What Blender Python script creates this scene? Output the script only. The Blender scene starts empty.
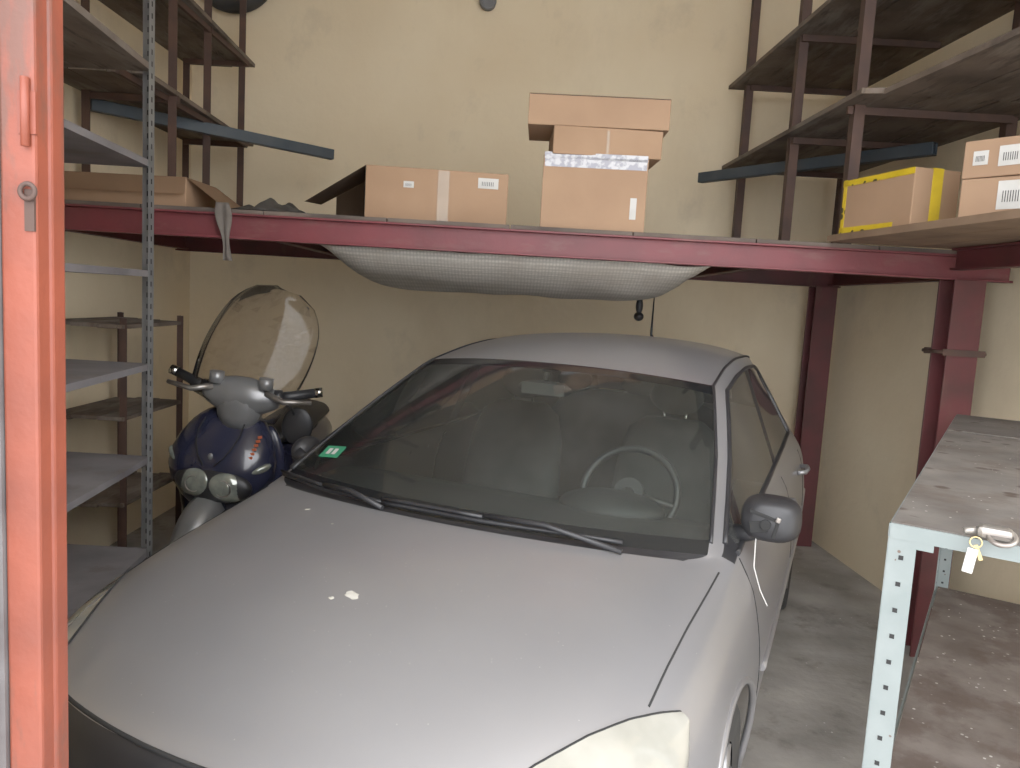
import bpy, bmesh, math, random
from mathutils import Vector, Matrix, noise
from mathutils.bvhtree import BVHTree
random.seed(4)
S=bpy.context.scene
COL=S.collection
# ---------------------------------------------------------------- materials
def mat(name,c1,c2=None,scale=4,rough=.6,metal=0,bump=0,bscale=None,coat=0,spec=.5,detail=6,lo=.35,hi=.65):
    m=bpy.data.materials.new(name); m.use_nodes=True
    nt=m.node_tree; b=nt.nodes['Principled BSDF']
    b.inputs['Roughness'].default_value=rough; b.inputs['Metallic'].default_value=metal
    b.inputs['Coat Weight'].default_value=coat; b.inputs['Specular IOR Level'].default_value=spec
    b.inputs['Base Color'].default_value=(*c1,1)
    tc=nt.nodes.new('ShaderNodeTexCoord')
    if c2:
        n=nt.nodes.new('ShaderNodeTexNoise'); n.inputs['Scale'].default_value=scale; n.inputs['Detail'].default_value=detail
        r=nt.nodes.new('ShaderNodeValToRGB'); r.color_ramp.elements[0].color=(*c1,1); r.color_ramp.elements[1].color=(*c2,1)
        r.color_ramp.elements[0].position=lo; r.color_ramp.elements[1].position=hi
        nt.links.new(tc.outputs['Object'],n.inputs['Vector']); nt.links.new(n.outputs['Fac'],r.inputs['Fac'])
        nt.links.new(r.outputs['Color'],b.inputs['Base Color'])
    if bump:
        n2=nt.nodes.new('ShaderNodeTexNoise'); n2.inputs['Scale'].default_value=bscale or scale*6; n2.inputs['Detail'].default_value=5
        bp=nt.nodes.new('ShaderNodeBump'); bp.inputs['Strength'].default_value=bump; bp.inputs['Distance'].default_value=.01
        nt.links.new(tc.outputs['Object'],n2.inputs['Vector']); nt.links.new(n2.outputs['Fac'],bp.inputs['Height']); nt.links.new(bp.outputs['Normal'],b.inputs['Normal'])
    return m
def mixin(m,fac_socket,col):
    nt=m.node_tree; b=nt.nodes['Principled BSDF']
    mx=nt.nodes.new('ShaderNodeMixRGB'); mx.inputs[2].default_value=(*col,1)
    nt.links.new(fac_socket,mx.inputs['Fac'])
    old=[l for l in nt.links if l.to_socket==b.inputs['Base Color']]
    if old:
        s=old[0].from_socket; nt.links.remove(old[0]); nt.links.new(s,mx.inputs[1])
    else: mx.inputs[1].default_value=b.inputs['Base Color'].default_value
    nt.links.new(mx.outputs[0],b.inputs['Base Color'])
def speckle(m,scale,thr,col,soft=.02,gate=.53):
    nt=m.node_tree
    tc=nt.nodes.new('ShaderNodeTexCoord'); v=nt.nodes.new('ShaderNodeTexVoronoi'); v.inputs['Scale'].default_value=scale
    r=nt.nodes.new('ShaderNodeValToRGB'); r.color_ramp.elements[0].color=(1,1,1,1); r.color_ramp.elements[0].position=thr
    r.color_ramp.elements[1].color=(0,0,0,1); r.color_ramp.elements[1].position=thr+soft
    n=nt.nodes.new('ShaderNodeTexNoise'); n.inputs['Scale'].default_value=scale*.35
    gt=nt.nodes.new('ShaderNodeMath'); gt.operation='GREATER_THAN'; gt.inputs[1].default_value=gate
    mu=nt.nodes.new('ShaderNodeMath'); mu.operation='MULTIPLY'
    nt.links.new(tc.outputs['Object'],v.inputs['Vector']); nt.links.new(tc.outputs['Object'],n.inputs['Vector'])
    nt.links.new(v.outputs['Distance'],r.inputs['Fac']); nt.links.new(n.outputs['Fac'],gt.inputs[0])
    nt.links.new(r.outputs['Color'],mu.inputs[0]); nt.links.new(gt.outputs[0],mu.inputs[1])
    mixin(m,mu.outputs[0],col); return m
def stains(m,scale,lo,hi,col,amt=.6,stretch=(1,1,1)):
    nt=m.node_tree; tc=nt.nodes.new('ShaderNodeTexCoord'); mp=nt.nodes.new('ShaderNodeMapping'); mp.inputs['Scale'].default_value=stretch
    n=nt.nodes.new('ShaderNodeTexNoise'); n.inputs['Scale'].default_value=scale; n.inputs['Detail'].default_value=9; n.inputs['Roughness'].default_value=.65
    r=nt.nodes.new('ShaderNodeValToRGB'); r.color_ramp.elements[0].color=(0,0,0,1); r.color_ramp.elements[0].position=lo
    r.color_ramp.elements[1].color=(amt,amt,amt,1); r.color_ramp.elements[1].position=hi
    nt.links.new(tc.outputs['Object'],mp.inputs[0]); nt.links.new(mp.outputs[0],n.inputs['Vector']); nt.links.new(n.outputs['Fac'],r.inputs['Fac'])
    mixin(m,r.outputs['Color'],col); return m
def glassmat(name,tint,glare_dust,glare_dust_col=(.5,.5,.48),gl=1.0):
    m=bpy.data.materials.new(name); m.use_nodes=True; nt=m.node_tree
    for n in list(nt.nodes):
        if n.type!='OUTPUT_MATERIAL': nt.nodes.remove(n)
    out=nt.nodes['Material Output']
    tr=nt.nodes.new('ShaderNodeBsdfTransparent'); tr.inputs[0].default_value=(*tint,1)
    g=nt.nodes.new('ShaderNodeBsdfGlossy'); g.inputs['Roughness'].default_value=.04; g.inputs['Color'].default_value=(gl,gl,gl,1)
    f=nt.nodes.new('ShaderNodeFresnel'); f.inputs['IOR'].default_value=1.5
    m1=nt.nodes.new('ShaderNodeMixShader'); nt.links.new(f.outputs[0],m1.inputs[0]); nt.links.new(tr.outputs[0],m1.inputs[1]); nt.links.new(g.outputs[0],m1.inputs[2])
    d=nt.nodes.new('ShaderNodeBsdfDiffuse'); d.inputs[0].default_value=(*glare_dust_col,1)  # diffuse layer: painted reflection veil on the windscreen, dust on other glazing
    tc=nt.nodes.new('ShaderNodeTexCoord'); n=nt.nodes.new('ShaderNodeTexNoise'); n.inputs['Scale'].default_value=3
    nt.links.new(tc.outputs['Object'],n.inputs['Vector'])
    mm=nt.nodes.new('ShaderNodeMath'); mm.operation='MULTIPLY'; mm.inputs[1].default_value=glare_dust*2; nt.links.new(n.outputs['Fac'],mm.inputs[0])
    m2=nt.nodes.new('ShaderNodeMixShader'); nt.links.new(mm.outputs[0],m2.inputs[0]); nt.links.new(m1.outputs[0],m2.inputs[1]); nt.links.new(d.outputs[0],m2.inputs[2])
    nt.links.new(m2.outputs[0],out.inputs[0]); return m

M={}
M['wall']=mat('plaster_cream',(.66,.53,.345),(.75,.63,.435),1.1,.9,bump=.35,bscale=14,lo=.3,hi=.7)
stains(M['wall'],.9,.52,.75,(.50,.385,.24),.5,(1,1,.5))
stains(M['wall'],2.4,.58,.70,(.42,.34,.245),.3,(1,1,.7))
M['ceil']=mat('plaster_ceiling',(.75,.70,.60),(.8,.74,.64),1.2,.9)
M['floor']=mat('concrete_floor',(.21,.195,.175),(.36,.335,.305),2.6,.85,bump=.4,bscale=20)
stains(M['floor'],3.5,.54,.68,(.095,.082,.07),.7)
speckle(M['floor'],30,.10,(.48,.46,.43),.03,.6)
M['ground']=mat('concrete_outside',(.46,.45,.43),(.54,.53,.51),2,.9)
M['red']=mat('red_primer_steel',(.150,.022,.028),(.098,.019,.022),5,.55,bump=.15,lo=.3,hi=.75)
stains(M['red'],6,.55,.7,(.15,.07,.06),.5,(.6,1,2))
M['darkred']=mat('dark_red_steel',(.092,.016,.018),(.06,.015,.014),5,.6)
stains(M['darkred'],5,.58,.68,(.10,.05,.035),.5,(1,1,.5))
M['doorred']=mat('door_red_paint',(.215,.043,.020),(.155,.032,.016),7,.55,bump=.15)
stains(M['doorred'],7,.54,.60,(.09,.038,.025),.8,(1,1,.25))
M['doorgrey']=mat('door_seal_grey',(.17,.165,.165),(.11,.10,.10),9,.5,metal=.3)
M['board']=mat('shelf_board',(.055,.038,.027),(.13,.095,.07),3.2,.85,bump=.4)
stains(M['board'],2.5,.5,.62,(.20,.17,.14),.55,(3,.6,1))
stains(M['board'],6,.56,.64,(.03,.02,.015),.7,(3,.6,1))
M['deck']=mat('deck_board',(.06,.045,.038),(.13,.10,.08),3,.9)
M['rust']=mat('rusty_steel',(.075,.038,.026),(.05,.028,.022),8,.7,metal=.2)
M['galv']=mat('grey_slotted_steel',(.13,.13,.135),(.19,.19,.19),6,.5,metal=.3)
M['shelfgrey']=mat('grey_shelf_sheet',(.12,.112,.120),(.19,.178,.185),4,.6)
stains(M['shelfgrey'],5,.56,.66,(.10,.06,.045),.4)
M['bluegrey']=mat('blue_grey_steel',(.028,.040,.052),(.05,.06,.068),6,.55,metal=.3)
M['hole']=mat('hole_black',(.012,.012,.012),rough=.9)
M['card']=mat('cardboard',(.28,.165,.092),(.33,.20,.115),3,.85,bump=.1)
M['card2']=mat('cardboard_pale',(.35,.215,.125),(.30,.18,.105),3,.85,bump=.1)
M['cardin']=mat('cardboard_inside',(.09,.058,.036),(.14,.09,.055),3,.9)
M['tape']=mat('brown_tape',(.25,.165,.09),(.31,.21,.12),6,.25)
M['wtape']=mat('printed_tape',(.50,.50,.52),(.28,.28,.32),30,.35,lo=.45,hi=.55)
M['ytape']=mat('yellow_tape',(.62,.43,.015),(.50,.34,.01),12,.3)
speckle(M['ytape'],22,.30,(.03,.03,.01),.05)
M['label']=mat('paper_label',(.56,.55,.52),(.46,.45,.42),8,.7)
M['ink']=mat('ink_black',(.03,.03,.03),rough=.7)
M['tablebl']=mat('table_pale_green_paint',(.155,.185,.18),(.205,.232,.228),6,.55,bump=.1)
speckle(M['tablebl'],40,.12,(.09,.055,.04),.05,.58)
M['tabletop']=mat('table_top_dirty',(.066,.057,.05),(.138,.122,.108),5,.8,bump=.3,lo=.3,hi=.7)
speckle(M['tabletop'],14,.18,(.04,.026,.018),.12,.5)
stains(M['tabletop'],4,.50,.62,(.055,.037,.026),.6)
speckle(M['tabletop'],45,.10,(.33,.31,.28),.03,.57)
M['tableshelf']=mat('table_shelf_rusty',(.085,.066,.054),(.15,.125,.11),6,.85,bump=.3)
speckle(M['tableshelf'],34,.14,(.42,.40,.37),.03)
stains(M['tableshelf'],4,.48,.58,(.06,.038,.028),.65)
M['paint']=mat('silver_car_paint',(.275,.270,.277),(.305,.300,.306),1.6,.30,metal=.5,coat=.3)
speckle(M['paint'],45,.05,(.42,.41,.40),.03,.56)
M['blackpl']=mat('black_plastic',(.012,.012,.014),(.020,.020,.022),6,.45)
M['frit']=mat('black_glass_edge',(.008,.009,.010),rough=.15)
M['cglass']=glassmat('windscreen_glass',(.78,.85,.81),.040,(.33,.34,.32))  # grey diffuse share paints a reflection veil into the glass
M['sglass']=glassmat('side_glass',(.75,.80,.76),.05)
M['scrglass']=glassmat('scooter_screen_plastic',(.83,.78,.71),.13,(.36,.32,.27),.5)
M['int']=mat('interior_grey',(.042,.044,.045),(.075,.076,.074),8,.85)
M['dash']=mat('dashboard_dark',(.022,.023,.024),rough=.6)
M['lens']=mat('aged_headlight_lens',(.22,.215,.180),(.33,.32,.28),6,.08,coat=1,lo=.3,hi=.7)
M['chrome']=mat('chrome',(.7,.7,.7),rough=.15,metal=1)
M['rubber']=mat('tyre_rubber',(.02,.02,.02),(.035,.033,.03),10,.85)
M['rim']=mat('wheel_silver',(.30,.30,.31),rough=.35,metal=.7)
M['green']=mat('green_sticker',(.03,.22,.11),rough=.5)
M['white']=mat('white_spot',(.55,.53,.47),(.45,.43,.37),30,.7)
M['navy']=mat('scooter_navy',(.013,.015,.034),(.020,.022,.043),4,.25,coat=.5)
M['scsilver']=mat('scooter_silver',(.27,.27,.27),(.21,.21,.21),5,.33,metal=.5)
M['clear']=mat('clear_lamp_glass',(.32,.34,.29),(.19,.21,.18),18,.08,coat=1,metal=.3)
M['orange']=mat('orange_decal',(.5,.11,.04),rough=.5)
M['fabric']=mat('dark_tarp',(.05,.045,.04),(.11,.10,.09),6,.9,bump=.4)
M['cloth']=mat('grey_cloth',(.18,.15,.13),(.25,.22,.19),9,.9)
M['brass']=mat('brass',(.55,.42,.2),rough=.35,metal=.9)
M['steel']=mat('worn_steel',(.34,.32,.29),(.24,.21,.19),14,.35,metal=.7)
M['wood']=mat('raw_wood',(.13,.078,.045),(.19,.12,.072),5,.8,bump=.2)
def weave():
    m=mat('insulation_sheet',(.42,.38,.31),rough=.55); nt=m.node_tree; b=nt.nodes['Principled BSDF']
    tc=nt.nodes.new('ShaderNodeTexCoord'); v=nt.nodes.new('ShaderNodeTexVoronoi'); v.inputs['Scale'].default_value=60; v.inputs['Randomness'].default_value=.15
    r=nt.nodes.new('ShaderNodeValToRGB'); r.color_ramp.elements[0].color=(.85,.80,.72,1); r.color_ramp.elements[1].color=(.50,.46,.40,1); r.color_ramp.elements[1].position=.7
    nt.links.new(tc.outputs['Object'],v.inputs['Vector']); nt.links.new(v.outputs['Distance'],r.inputs['Fac']); nt.links.new(r.outputs[0],b.inputs['Base Color'])
    stains(m,3,.5,.65,(.42,.36,.29),.4)
    return m
M['weave']=weave()

# ---------------------------------------------------------------- helpers
def empty(name,loc=(0,0,0),rz=0):
    e=bpy.data.objects.new(name,None); e.location=loc; e.rotation_euler=(0,0,rz); e.empty_display_size=.1; COL.objects.link(e); return e
def finish(name,bm,m,parent=None,smooth=False,loc=None,rot=None,bevel=0,mats=None):
    me=bpy.data.meshes.new(name); bm.normal_update(); bm.to_mesh(me); bm.free()
    for x in (mats or [m]): me.materials.append(x)
    if smooth:
        for p in me.polygons: p.use_smooth=True
    o=bpy.data.objects.new(name,me); COL.objects.link(o)
    if parent: o.parent=parent
    if loc: o.location=loc
    if rot: o.rotation_euler=rot
    if bevel:
        b=o.modifiers.new('b','BEVEL'); b.width=bevel; b.segments=2; b.limit_method='ANGLE'
    return o
def addbox(bm,c,s,R=None,mi=0):
    vs=[]
    for sx in(-1,1):
        for sy in(-1,1):
            for sz in(-1,1):
                v=Vector((sx*s[0]/2,sy*s[1]/2,sz*s[2]/2))
                if R: v=R@v
                vs.append(bm.verts.new(v+Vector(c)))
    for f in((0,1,3,2),(4,6,7,5),(0,4,5,1),(2,3,7,6),(0,2,6,4),(1,5,7,3)):
        fc=bm.faces.new([vs[i] for i in f]); fc.material_index=mi
def prism(bm,q,z0,z1,mi=0):
    lo=[bm.verts.new((x,y,z0)) for x,y in q]; hi=[bm.verts.new((x,y,z1)) for x,y in q]
    fs=[bm.faces.new(lo[::-1]),bm.faces.new(hi)]
    for k in range(len(q)): fs.append(bm.faces.new((lo[k],lo[(k+1)%len(q)],hi[(k+1)%len(q)],hi[k])))
    bmesh.ops.recalc_face_normals(bm,faces=fs)
def box(name,c,s,m,parent=None,rot=None,bevel=0):
    bm=bmesh.new(); addbox(bm,(0,0,0),s); return finish(name,bm,m,parent,loc=c,rot=rot,bevel=bevel)
def addtube(bm,pts,r,n=10,mi=0,cap=True):
    pts=[Vector(p) for p in pts]; rings=[]
    rr=r if isinstance(r,(list,tuple)) else [r]*len(pts)
    ref=None
    for i,p in enumerate(pts):
        t=(pts[min(i+1,len(pts)-1)]-pts[max(i-1,0)]).normalized()
        if ref is None:
            ref=Vector((0,0,1)) if abs(t.z)<.9 else Vector((1,0,0))
        a=t.cross(ref).normalized(); b=a.cross(t).normalized(); ref=b
        rings.append([bm.verts.new(p+(a*math.cos(2*math.pi*k/n)+b*math.sin(2*math.pi*k/n))*rr[i]) for k in range(n)])
    for i in range(len(rings)-1):
        for k in range(n):
            f=bm.faces.new((rings[i][k],rings[i][(k+1)%n],rings[i+1][(k+1)%n],rings[i+1][k])); f.material_index=mi; f.smooth=True
    if cap:
        bm.faces.new(rings[0][::-1]).material_index=mi; bm.faces.new(rings[-1]).material_index=mi
def tube(name,pts,r,m,parent=None,n=10):
    bm=bmesh.new(); addtube(bm,pts,r,n); bmesh.ops.recalc_face_normals(bm,faces=bm.faces); return finish(name,bm,m,parent)
def addtorus(bm,c,R,r,M3=None,n=40,k=12,mi=0):
    g=[]
    for i in range(n):
        a=2*math.pi*i/n; row=[]
        for j in range(k):
            b=2*math.pi*j/k
            v=Vector(((R+r*math.cos(b))*math.cos(a),(R+r*math.cos(b))*math.sin(a),r*math.sin(b)))
            if M3: v=M3@v
            row.append(bm.verts.new(v+Vector(c)))
        g.append(row)
    for i in range(n):
        i2=(i+1)%n
        for j in range(k):
            f=bm.faces.new((g[i][j],g[i2][j],g[i2][(j+1)%k],g[i][(j+1)%k])); f.material_index=mi; f.smooth=True
def ell(name,c,s,m,parent=None,rot=None,seg=28):
    bm=bmesh.new(); bmesh.ops.create_uvsphere(bm,u_segments=seg,v_segments=seg//2,radius=1)
    for v in bm.verts: v.co=Vector((v.co.x*s[0],v.co.y*s[1],v.co.z*s[2]))
    return finish(name,bm,m,parent,smooth=True,loc=c,rot=rot)
def loft(name,secs,m,parent=None,closed=True,cap=True,sub=0,smooth=True,mats=None):
    bm=bmesh.new(); rings=[[bm.verts.new(p) for p in s] for s in secs]; n=len(secs[0])
    for i in range(len(rings)-1):
        for k in range(n if closed else n-1):
            bm.faces.new((rings[i][k],rings[i][(k+1)%n],rings[i+1][(k+1)%n],rings[i+1][k]))
    if cap and closed: bm.faces.new(rings[0][::-1]); bm.faces.new(rings[-1])
    bmesh.ops.recalc_face_normals(bm,faces=bm.faces)
    o=finish(name,bm,m,parent,smooth=smooth)
    if sub:
        s=o.modifiers.new('s','SUBSURF'); s.levels=sub; s.render_levels=sub
    return o
def sell(w,d,cy,z,n=20,e=2.4,cx=0):
    pts=[]
    for k in range(n):
        a=2*math.pi*k/n; c,s=math.cos(a),math.sin(a)
        pts.append((cx+w*math.copysign(abs(c)**(2/e),c), cy+d*math.copysign(abs(s)**(2/e),s), z))
    return pts

# ---------------------------------------------------------------- room shell
YB=5.68
def wallquad(name,p0,p1,z0,z1,th,m):
    p0=Vector((*p0,0));p1=Vector((*p1,0)); d=(p1-p0); L=d.length; ang=math.atan2(d.y,d.x); nrm=Vector((-d.y,d.x,0)).normalized()
    c=(p0+p1)/2+nrm*th/2
    return box(name,(c.x,c.y,(z0+z1)/2),(L,th,z1-z0),m,rot=(0,0,ang))
ZT=4.15
wallquad('wall_back',(-2.65,YB),(2.5,YB),0,ZT,.15,M['wall'])
wallquad('wall_right',(2.30,YB),(2.56,.80),0,ZT,.15,M['wall'])
wallquad('wall_left',(-2.42,.80),(-2.42,YB),0,ZT,.15,M['wall'])
box('floor',(0,3.3,-.05),(5.4,5.1,.1),M['floor'])
box('ceiling',(0,3.25,ZT+.05),(5.4,5.1,.1),M['ceil'])
box('ground',(0,-5.25,-.06),(30,12,.1),M['ground'])
box('wall_front',(-1.69,.88,ZT/2),(1.7,.16,ZT),M['wall'])
box('wall_front_lintel',(.9,.88,(4.02+ZT)/2),(3.45,.16,ZT-4.02),M['wall'])
# door jamb and leaf
dj=empty('door_1',(-.026,0,0)); DH=3.95
box('jamb',(-.582,.96,DH/2),(.044,.05,DH),M['doorred'],dj,bevel=.004)
box('jamb_inner',(-.566,.975,DH/2),(.02,.03,DH),M['doorred'],dj,bevel=.004)
box('seal_strip',(-.612,.950,DH/2),(.015,.04,DH),M['doorgrey'],dj)
box('leaf_edge',(-.633,.935,DH/2),(.024,.03,DH),M['doorred'],dj,bevel=.004)
box('leaf',(-.745,.90,DH/2),(.20,.03,DH),M['doorred'],dj)
box('leaf_notice',(-.705,.882,1.40),(.155,.003,.72),M['label'],dj)
bm=bmesh.new(); addtorus(bm,(-.567,.93,1.747),.009,.003,Matrix.Rotation(math.pi/2,3,'X'),20,8)
addbox(bm,(-.567,.938,1.725),(.012,.01,.05)); finish('bolt_loop',bm,M['rust'],dj)
bm=bmesh.new(); addtube(bm,[(-.569,.93,1.80),(-.569,.93,1.88)],.005); addbox(bm,(-.569,.936,1.84),(.022,.006,.05)); finish('hinge',bm,M['doorred'],dj)

# ---------------------------------------------------------------- camera
ZC=1.65
cam=bpy.data.cameras.new('camera'); co=bpy.data.objects.new('camera',cam); COL.objects.link(co)
cam.sensor_width=36; cam.lens=26.8; cam.clip_start=.02
p=math.radians(6.3); r=math.radians(3.26)
f=Vector((0,math.cos(p),-math.sin(p))); u0=Vector((0,math.sin(p),math.cos(p))); r0=Vector((1,0,0))
up=u0*math.cos(r)-r0*math.sin(r); rt=r0*math.cos(r)+u0*math.sin(r)
mw=Matrix((rt,up,-f)).transposed().to_4x4(); mw.translation=(0,0,ZC); co.matrix_world=mw
S.camera=co

# ---------------------------------------------------------------- platform
pl=empty('storage_platform')
def ibeam(bm,a,b,h,w,t=.008,vertical=False):
    a=Vector(a);b=Vector(b);c=(a+b)/2;L=(b-a).length
    d=(b-a).normalized()
    if vertical:
        addbox(bm,c,(t,w-.012,L)); addbox(bm,c+Vector((0,-w/2,0)),(h,.012,L)); addbox(bm,c+Vector((0,w/2,0)),(h,.012,L))
    else:
        ang=math.atan2(d.y,d.x); R=Matrix.Rotation(ang,3,'Z')
        addbox(bm,c,(L,t,h-.02),R); addbox(bm,c+Vector((0,0,h/2-.005)),(L,w,.01),R); addbox(bm,c-Vector((0,0,h/2-.005)),(L,w,.01),R)
bm=bmesh.new()
ibeam(bm,(-2.38,3.69,1.925),(2.36,3.69,1.925),.12,.07)
finish('front_beam',bm,M['red'],pl,bevel=.002)
bm=bmesh.new()
ibeam(bm,(-2.40,5.42,1.925),(2.28,5.42,1.925),.12,.07)
for x in(-2.33,-1.2,0,1.2,2.22): ibeam(bm,(x,3.73,1.925),(x,5.38,1.925),.10,.06)
for x,y in((2.14,3.69),(2.17,5.42)): ibeam(bm,(x,y,0),(x,y,1.865),.15,.13,vertical=True)
ibeam(bm,(-2.31,3.69,0),(-2.31,3.69,1.865),.14,.12,vertical=True)
finish('beams_and_posts',bm,M['darkred'],pl,bevel=.002)
bm=bmesh.new()
for i in range(8):
    x0=-2.38+i*.585; addbox(bm,(x0+.29,4.56,1.995),(.578,1.80,.018))
finish('deck_boards',bm,M['deck'],pl)
bm=bmesh.new(); addbox(bm,(2.14,3.61,1.52),(.20,.012,.03)); addbox(bm,(2.14,3.77,1.52),(.20,.012,.03)); addtube(bm,[(2.045,3.60,1.52),(2.045,3.79,1.52)],.009); addtube(bm,[(2.235,3.60,1.52),(2.235,3.79,1.52)],.009)
finish('post_clamp',bm,M['rust'],pl)

lg=empty('wooden_ledge')
bm=bmesh.new()
for i,(a,b) in enumerate(((0,.2),(.205,.41),(.415,.62),(.625,.88))):
    prism(bm,[(1.46+a,3.66),(1.46+b,3.66),(1.66+b*.88,2.2),(1.66+a*.88,2.2)],2.008,2.038)
finish('planks',bm,M['wood'],lg)
bm=bmesh.new()
ibeam(bm,(2.05,3.6,1.955),(2.13,2.25,1.955),.10,.06); ibeam(bm,(1.72,2.3,1.96),(2.46,2.3,1.96),.08,.05)
finish('support_beam',bm,M['darkred'],lg)

# ---------------------------------------------------------------- shelving on platform
def shelf_unit(name,posts,boards,mpost,mboard,z0,z1,pw=.035,bars=()):
    e=empty(name)
    bm=bmesh.new()
    for i,(x,y) in enumerate(posts): 
        addbox(bm,(x,y,(z0+z1)/2),(pw,.006,z1-z0)); addbox(bm,(x-pw/2+.003,y+pw/2,(z0+z1)/2),(.006,pw,z1-z0))
    finish('posts',bm,mpost,e)
    bm=bmesh.new()
    for q,z,t in boards:
        for k in range(3):
            a0,a1=k/3+.004,(k+1)/3-.004
            L=lambda A,B,t_:(A[0]+(B[0]-A[0])*t_,A[1]+(B[1]-A[1])*t_)
            dz=.004*math.sin(k*2.3+z*5)
            prism(bm,[L(q[0],q[1],a0),L(q[0],q[1],a1),L(q[3],q[2],a1),L(q[3],q[2],a0)],z-t+dz,z+dz)
    finish('boards',bm,mboard,e,bevel=.002)
    if bars:
        bm=bmesh.new()
        for c,s in bars: addbox(bm,c,s)
        finish('crossbars',bm,mpost,e)
    return e
Z2=2.006
qr=[(1.40,5.50),(2.27,5.50),(2.40,3.30),(1.48,3.50)]
qn=[(1.56,3.46),(2.40,3.46),(2.46,1.9),(1.72,2.0)]
bars=[]
for z in(3.175,2.625): bars+=[((1.87,5.36,z),(.70,.02,.035)),((1.88,4.38,z),(.76,.02,.035)),((1.90,3.70,z),(.78,.02,.035))]
shelf_unit('wooden_shelving',[(1.52,5.38),(1.52,4.40),(1.56,3.68),(2.22,5.38),(2.30,3.72)],[(qr,3.22,.025),(qr,2.67,.025)],M['rust'],M['board'],Z2,3.95,.05,bars)
shelf_unit('wooden_shelving',[(1.78,2.3),(2.42,2.3)],[(qn,3.16,.025),(qn,2.66,.025)],M['rust'],M['board'],2.04,3.95)
ql=[(-2.38,5.50),(-1.90,5.50),(-1.82,3.75),(-2.38,3.75)]
bars=[]
for z in(3.14,2.605): bars+=[((-2.12,5.36,z),(.44,.02,.035)),((-2.10,4.17,z),(.52,.02,.035)),((-1.90,4.5,z),(.02,1.7,.03))]
shelf_unit('wooden_shelving',[(-1.95,5.38),(-1.91,4.7),(-1.87,4.15),(-2.33,5.38),(-2.33,4.15)],[(ql,3.18,.025),(ql,2.65,.025)],M['rust'],M['board'],Z2,3.95,.045,bars)
def bar(name,a,b,w,h,m):
    a=Vector(a);b=Vector(b);d=b-a; ang=math.atan2(d.y,d.x); L=d.length
    bm=bmesh.new(); addbox(bm,(0,w/2-.004,0),(L,.008,h)); addbox(bm,(0,0,h/2-.004),(L,w,.008)); addbox(bm,(0,0,-h/2+.004),(L,w,.008)); addbox(bm,(0,-w/2+.004,0),(L,.008,h*.98))
    return finish(name,bm,m,loc=(a+b)/2,rot=(0,-math.atan2(d.z,d.xy.length),ang),bevel=.003)
bar('steel_bar',(1.19,5.20,2.53),(2.09,3.98,2.535),.05,.065,M['bluegrey'])
bar('steel_bar',(-2.36,4.25,2.575),(-1.27,5.20,2.545),.05,.065,M['bluegrey'])

# left slotted angle shelving
e=empty('metal_shelving_unit')
def slotted(bm,x,y,z0,z1,sx,sy,w=.04,pitch=.05):
    addbox(bm,(x+sx*w/2,y,(z0+z1)/2),(w,.003,z1-z0)); addbox(bm,(x,y+sy*w/2,(z0+z1)/2),(.003,w,z1-z0))
    z=z0+.03
    while z<z1-.02:
        addbox(bm,(x+sx*w/2,y,z),(.010,.0045,.022),mi=1); addbox(bm,(x,y+sy*w/2,z),(.0045,.010,.022),mi=1); z+=pitch
bm=bmesh.new()
P=[(-1.635,3.45,-1,-1),(-2.15,3.45,1,-1),(-1.50,2.25,-1,1),(-2.05,2.25,1,1)]
for x,y,sx,sy in P: slotted(bm,x,y,0,3.05,sx,sy,.05)
finish('slotted_posts',bm,None,e,mats=[M['galv'],M['hole']])
for i,z in enumerate((.40,.84,1.27,1.69,2.17,2.58,3.0)):
    bm=bmesh.new(); prism(bm,[(-1.64,3.44),(-2.15,3.44),(-2.05,2.26),(-1.505,2.26)],z-.028,z)
    finish('shelf_%d'%i,bm,M['shelfgrey'] if i<5 else M['board'],e)
shelf_unit('rusty_rack',[(-1.95,4.45),(-1.95,3.80),(-2.3,4.45),(-2.3,3.80)],[([(-2.34,4.47),(-1.94,4.47),(-1.94,3.78),(-2.34,3.78)],z,.02) for z in(.5,.95,1.42)],M['rust'],M['board'],0,1.45)

# ---------------------------------------------------------------- cartons
def carton(name,loc,size,rz,m=None,labels=(),tapes=(),extra=None):
    m=m or M['card']; e=empty(name,loc,rz); w,d,h=size
    box('body',(0,0,h/2),(w,d,h),m,e,bevel=.004)
    bm=bmesh.new(); addbox(bm,(0,0,h),(w*.995,.002,.0035)); finish('flap_seam',bm,M['hole'],e)
    for i,(x,z,lw,lh) in enumerate(labels):
        box('label_%d'%i,(x,-d/2-.001,z),(lw,.002,lh),M['label'],e)
        bm=bmesh.new()
        for k in range(7): addbox(bm,(x-lw*.3+k*lw*.09,-d/2-.0025,z-lh*.05),(lw*.03,.001,lh*.4))
        finish('label_print_%d'%i,bm,M['ink'],e)
    for i,(x,z,tw,th,mm) in enumerate(tapes): box('tape_%d'%i,(x,-d/2-.0008,z),(tw,.0016,th),mm,e)
    return e
PT=2.005
c=carton('cardboard_box',(-.43,4.02,PT),(.70,.40,.262),math.radians(5),labels=((-.14,.18,.05,.03),(.25,.21,.10,.05)),tapes=((.03,.13,.055,.255,M['tape']),))
bm=bmesh.new()
bm.faces.new([bm.verts.new(q) for q in((-.35,-.20,.260),(-.35,.20,.260),(-.63,.23,.10),(-.65,-.15,.07))])
bm.faces.new([bm.verts.new(q) for q in((-.35,-.20,.004),(-.35,.20,.004),(-.66,.20,.008),(-.66,-.17,.008))])
bm.faces.new([bm.verts.new(q) for q in((-.35,.20,.0),(-.35,.20,.260),(-.55,.23,.16),(-.55,.23,.0))])
bmesh.ops.solidify(bm,geom=bm.faces,thickness=.005); finish('open_flaps',bm,M['cardin'],c)
box('opening',(-.352,0,.13),(.003,.38,.25),M['hole'],c)
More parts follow.
